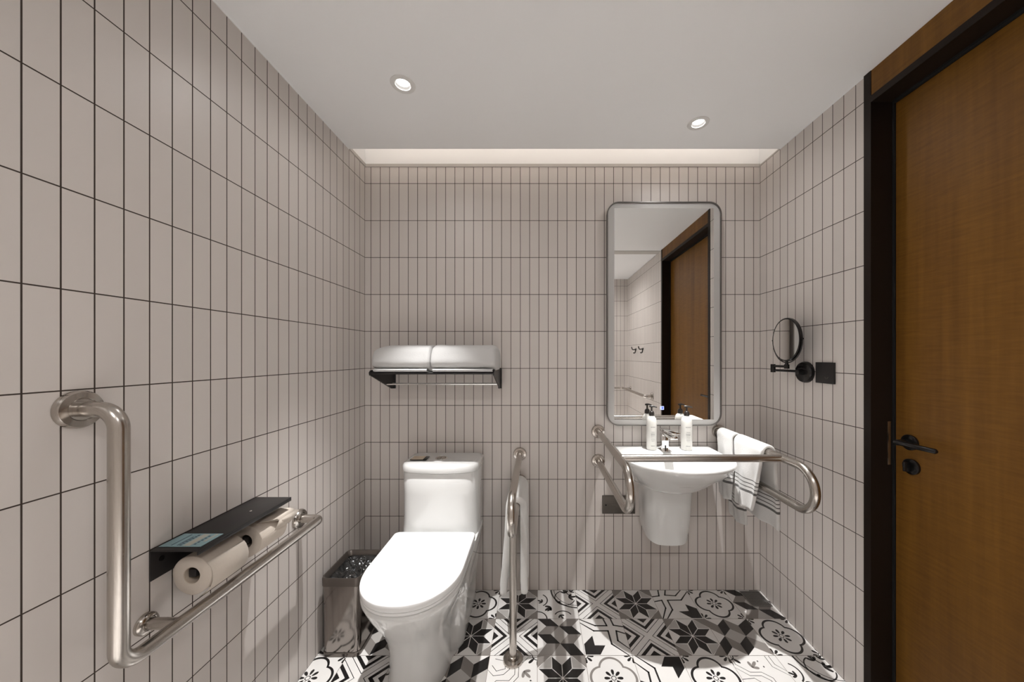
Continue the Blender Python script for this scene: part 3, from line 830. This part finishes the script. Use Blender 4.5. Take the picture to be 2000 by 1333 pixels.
# ------------------------------------------------------------------ wall mirror
t_ = thing('wall_mirror', 'tall rounded rectangular mirror with frosted border above the washbasin', 'mirror', (.666, YB, .893))
mx, mz, hx, hz = .6655, 1.4855, .3025, .5925
def rz(y, g, r): return [(x, y, z) for x, z in rrect(mx, mz, hx-g, hz-g, max(r-g, .002), 10)]
bm = bmesh.new()
ring_loft(bm, [rz(YB-.001, .004, .065), rz(YB-.028, .004, .065), rz(YB-.036, .0, .065), rz(YB-.042, .001, .065), rz(YB-.042, .006, .065), rz(YB-.034, .0065, .065)], False, False)
obj('frame', bm, 'mframe', t_)
YM = YB-.034
bm = bmesh.new()
o_ = rz(YM, .0062, .065); gx0, gx1, gz0, gz1 = .403, .929, .927, 2.045
inn = []
for x, y, z in o_:
    dx, dz = x-mx, z-mz
    s = min(((gx1-mx) if dx > 0 else (mx-gx0))/max(abs(dx), 1e-6), ((gz1-mz) if dz > 0 else (mz-gz0))/max(abs(dz), 1e-6))
    inn.append((mx+dx*s, y, mz+dz*s))
# border as four strips plus glass, using an exact rectangle
bm.free(); bm = bmesh.new()
ov = [bm.verts.new(p) for p in o_]
cor = {q: bm.verts.new(p) for q, p in {0: (gx1, YM, gz1), 1: (gx0, YM, gz1), 2: (gx0, YM, gz0), 3: (gx1, YM, gz0)}.items()}
nn = 11
for q in range(4):
    for k in range(nn-1): bm.faces.new((ov[q*nn+k], ov[q*nn+k+1], cor[q]))
    bm.faces.new((ov[q*nn+nn-1], ov[(q*nn+nn) % 44], cor[(q+1) % 4], cor[q]))
obj('frosted_border', bm, 'frost', t_, smooth=False)
obj('mirror_glass', B(gx0, gx1, YM-.0006, YM+.003, gz0, gz1), 'mirror', t_, smooth=False)
ix, iz = .6555, .9875
bm = B(ix-.0095, ix+.0095, YM-.0009, YM-.0006, iz-.0095, iz+.0095)
ti = obj('touch_icon', bm, 'bluew', t_, smooth=False)
obj('icon_center', B(ix-.003, ix+.0065, YM-.0011, YM-.0009, iz-.006, iz+.0065), 'blue', ti, smooth=False)

# ------------------------------------------------------------------ towel rack
t_ = thing('towel_rack', 'black metal towel shelf with lower rail on the back wall above the toilet', 'towel rack', (-.49, YB, 1.10))
xl, xr, yf = -.776, -.205, 1.575
for x in (xl, xr):
    bm = bmesh.new()
    P = [(YB-.0005, 1.090), (YB-.0005, 1.192), (1.62, 1.192), (1.60, 1.198), (1.575, 1.196), (1.563, 1.186), (1.566, 1.174), (1.60, 1.163), (1.80, 1.090)]
    ring_loft(bm, [[(x-.003, y, z) for y, z in P], [(x+.003, y, z) for y, z in P]])
    obj('bracket', bm, 'black', t_, smooth=False)
    obj('wall_foot', B(x-.010, x+.010, YB-.006, YB-.0005, 1.088, 1.198, bev=.001), 'black', t_)
bm = bmesh.new(); tube(bm, [(xl, 1.573, 1.183), (xr, 1.573, 1.183)], .0055, 16); obj('front_rail', bm, 'black', t_)
for y in (1.64, 1.705, 1.77):
    bm = bmesh.new(); tube(bm, [(xl, y, 1.182), (xr, y, 1.182)], .005, 14); obj('shelf_rail', bm, 'black', t_)
bm = bmesh.new(); tube(bm, [(xl, 1.735, 1.120), (xr, 1.735, 1.120)], .0055, 16); obj('towel_rail', bm, 'chrome', t_)
# folded towels
def folded(x0, x1, label, seed, er):
    y0, y1, z0, z1 = 1.560, 1.800, 1.1885, 1.312
    cy, cz, hy, hz_ = (y0+y1)/2, (z0+z1)/2+.004, (y1-y0)/2, (z1-z0)/2
    t_ = thing('folded_towel', label, 'towel', ((x0+x1)/2, cy, z0), 'folded towels on the rack')
    bm = bmesh.new(); rings = []; n = 56
    xs = [0, .004, .012, .024, .04, .06]; L = x1-x0
    pos = [x0+v for v in xs]+[x0+.06+(L-.12)*k/8 for k in range(1, 8)]+[x1-v for v in xs[::-1]]
    for x in pos:
        e0 = min((x-x0)/er[0], 1) if er[0] else 1; e1 = min((x1-x)/er[1], 1) if er[1] else 1
        s = math.sqrt(max(0, 1-(1-e0)**2))*math.sqrt(max(0, 1-(1-e1)**2)); s = .55+.45*s
        ring = []
        for k in range(n):
            a = 2*PI*k/n; c, sn = math.cos(a), math.sin(a)
            yy = hy*math.copysign(abs(c)**(2/3.2), c); zz = hz_*math.copysign(abs(sn)**(2/3.0), sn)
            if c < 0: yy += .006*math.sin(zz/hz_*3)
            q = .0025*noise.noise(Vector((x*14, yy*20+seed, zz*20)))
            zc = cz+zz*(s if zz > 0 else .9+.1*s)
            ring.append((x, cy+yy*(.75+.25*s)+q, max(zc+q, z0+.001)))
        rings.append(ring)
    ring_loft(bm, rings); obj('rolled_towel', bm, 'linen', t_, angle=70)
    bm = bmesh.new()
    pth = [(cy-hy*.2, z0+.003), (y0+.01, z0+.003), (y0-.002, z0+.006), (y0-.004, z0+.010), (y0+.002, z0+.0135), (y0+.02, z0+.014)]
    R0 = [[(x, y, z) for y, z in pth] for x in [x0+.012+(L-.024)*k/10 for k in range(11)]]
    ring_loft(bm, R0, False, False, closed=False)
    obj('folded_edge', bm, 'linen', t_, solid=.003, angle=70)
folded(-.768, -.499, 'thick folded white towel on the left half of the towel rack', 1, (.085, .012))
folded(-.497, -.197, 'thick folded white towel on the right half of the towel rack', 5, (.012, .03))

# ------------------------------------------------------------------ makeup mirror
MZ = 1.197
t_ = thing('makeup_mirror', 'round black magnifying mirror on a swing arm fixed to the right wall', 'mirror', (XR, 1.51, MZ))
bm = bmesh.new(); lathe(bm, [(.047, .0005), (.047, .010), (.043, .018), (.018, .021), (.012, .020), (.011, .042)], (XR, 1.51, MZ-.006), 'X', 48, sgn=-1); obj('wall_base', bm, 'blackgl', t_)
E = (1.128, 1.632)
bm = bmesh.new(); tube(bm, [(XR-.035, 1.51, MZ-.002), (E[0], E[1], MZ-.002)], .0058, 16); obj('lower_arm', bm, 'blackgl', t_)
bm = bmesh.new(); lathe(bm, [(.0105, 0), (.0105, .038), (.009, .039)], (E[0], E[1], MZ-.012), 'Z', 24); obj('elbow', bm, 'blackgl', t_)
D = (1.130, 1.545)
bm = bmesh.new(); tube(bm, [(E[0], E[1], MZ+.018), (D[0], D[1], MZ+.018)], .0058, 16); obj('upper_arm', bm, 'blackgl', t_)
bm = bmesh.new(); lathe(bm, [(.0105, .008), (.0105, .026), (.007, .030), (.0055, .046)], (D[0], D[1], MZ), 'Z', 24); obj('swivel', bm, 'blackgl', t_)
dc = Vector((D[0], D[1], 1.337)); Rd = .0985
rot = Matrix.Rotation(math.radians(-5), 3, 'Z')
def disc(name, prof, m_, par, c0=True, c1=True):
    bm = bmesh.new(); lathe(bm, prof, (0, 0, 0), 'X', 64, c0, c1)
    bmesh.ops.rotate(bm, cent=(0, 0, 0), matrix=rot, verts=bm.verts); bmesh.ops.translate(bm, vec=dc, verts=bm.verts)
    return obj(name, bm, m_, par)
rg = disc('mirror_ring', [(Rd-.006, -.004), (Rd-.004, -.008), (Rd, -.006), (Rd+.001, 0), (Rd, .006), (Rd-.004, .008), (Rd-.006, .004)], 'blackgl', t_, True, True)
disc('mirror_disc', [(Rd-.0062, -.0062), (Rd-.0062, -.0045)], 'mirror', t_)
for s in (-1, 1):
    bm = bmesh.new(); p = rot @ Vector((0, s*(Rd+.001), 0))+dc; q = rot @ Vector((0, s*(Rd+.009), 0))+dc
    tube(bm, [p, q], .0035, 12); obj('pivot_knob', bm, 'blackgl', t_)
bm = bmesh.new(); a0s = [math.radians(180+k*180/24) for k in range(25)]
tube(bm, [dc+rot @ Vector((.0, (Rd+.006)*math.cos(a), (Rd+.006)*math.sin(a))) for a in a0s], .0026, 10); obj('yoke', bm, 'blackgl', t_)

# switch plate
t_ = thing('switch_plate', 'square matt black cover plate on the right wall beside the swing-arm mirror', 'wall plate', (XR, 1.405, 1.19))
obj('cover', B(XR-.009, XR-.0005, 1.361, 1.451, 1.1495, 1.2365, bev=.0015), 'black', t_)
bm = bmesh.new()
for s in (-1, 1):
    P = [(1.395+s*.003, 1.168), (1.395+s*.010, 1.178), (1.395+s*.006, 1.176), (1.395+s*.0015, 1.171)]
    if s < 0: P = P[::-1]
    ring_loft(bm, [[(XR-.009, y, z) for y, z in P], [(XR-.0094, y, z) for y, z in P]])
obj('mark', bm, 'plate', t_, smooth=False)

# floor drain
t_ = thing('floor_drain', 'square dark metal floor drain grate in the far right corner', 'drain', (1.13, 1.765, 0))
bm = bmesh.new()
dx0, dx1, dy0, dy1 = 1.078, 1.182, 1.712, 1.822
box(bm, dx0, dx1, dy0, dy0+.006, .0006, .003); box(bm, dx0, dx1, dy1-.006, dy1, .0006, .003); box(bm, dx0, dx0+.006, dy0+.006, dy1-.006, .0006, .003); box(bm, dx1-.006, dx1, dy0+.006, dy1-.006, .0006, .003)
obj('drain_frame', bm, 'drain', t_, smooth=False)
bm = bmesh.new()
for k in range(1, 12): x = dx0+.006+k*.0077; box(bm, x-.0015, x+.0015, dy0+.006, dy1-.006, .0007, .0026)
for k in range(1, 12): y = dy0+.006+k*.0082; box(bm, dx0+.006, dx1-.006, y-.0015, y+.0015, .0007, .0022)
obj('grate', bm, 'drain', t_, smooth=False)
obj('drain_well_shade', B(dx0+.006, dx1-.006, dy0+.006, dy1-.006, .00055, .0007), 'gap', t_, smooth=False)  # flat black sheet, shade below the grate put into its colour

# ------------------------------------------------------------------ shower corner behind the camera (seen in the mirror)
t_ = thing('corner_grab_bar', 'steel grab bar turning the shower corner, seen in the tall mirror', 'grab bar', (XR, 0, .84))
bm = bmesh.new(); tube(bm, fillet([(XR-.002, .05, .84), (XR-.08, .05, .84), (XR-.08, YR+.08, .84), (.45, YR+.08, .84), (.45, YR+.002, .84)], [.025, .03, .025], 8), RT, 20); obj('rail', bm, 'steel', t_)
bm = bmesh.new(); tube(bm, [(XR-.08, YR+.16, .84), (XR-.002, YR+.16, .84)], RT*.8, 16); obj('support_post', bm, 'steel', t_)
flange(t_, (XR, .05, .84), 'X', -1); flange(t_, (.45, YR, .84), 'Y', 1); flange(t_, (XR, YR+.16, .84), 'X', -1, .03)
for i, y in enumerate((-.54, -.26)):
    t_ = thing('robe_hook', ['black wall hook deeper in the shower, seen in the tall mirror', 'black wall hook nearer the door, seen in the tall mirror'][i], 'hook', (XR, y, 1.32), 'black robe hooks')
    bm = bmesh.new(); lathe(bm, [(.014, .0005), (.014, .006), (.012, .008)], (XR, y, 1.34), 'X', 24, sgn=-1); obj('hook_base', bm, 'black', t_)
    bm = bmesh.new(); tube(bm, fillet([(XR-.006, y, 1.34), (XR-.045, y, 1.335), (XR-.055, y, 1.37)], .012, 5), .006, 12); obj('hook_peg', bm, 'black', t_)
    bm = bmesh.new(); tube(bm, fillet([(XR-.006, y, 1.34), (XR-.014, y, 1.29), (XR-.035, y, 1.30)], .012, 5), .006, 12); obj('lower_peg', bm, 'black', t_)

# drop helper properties
for o in bpy.data.objects:
    if 'org' in o: del o['org']
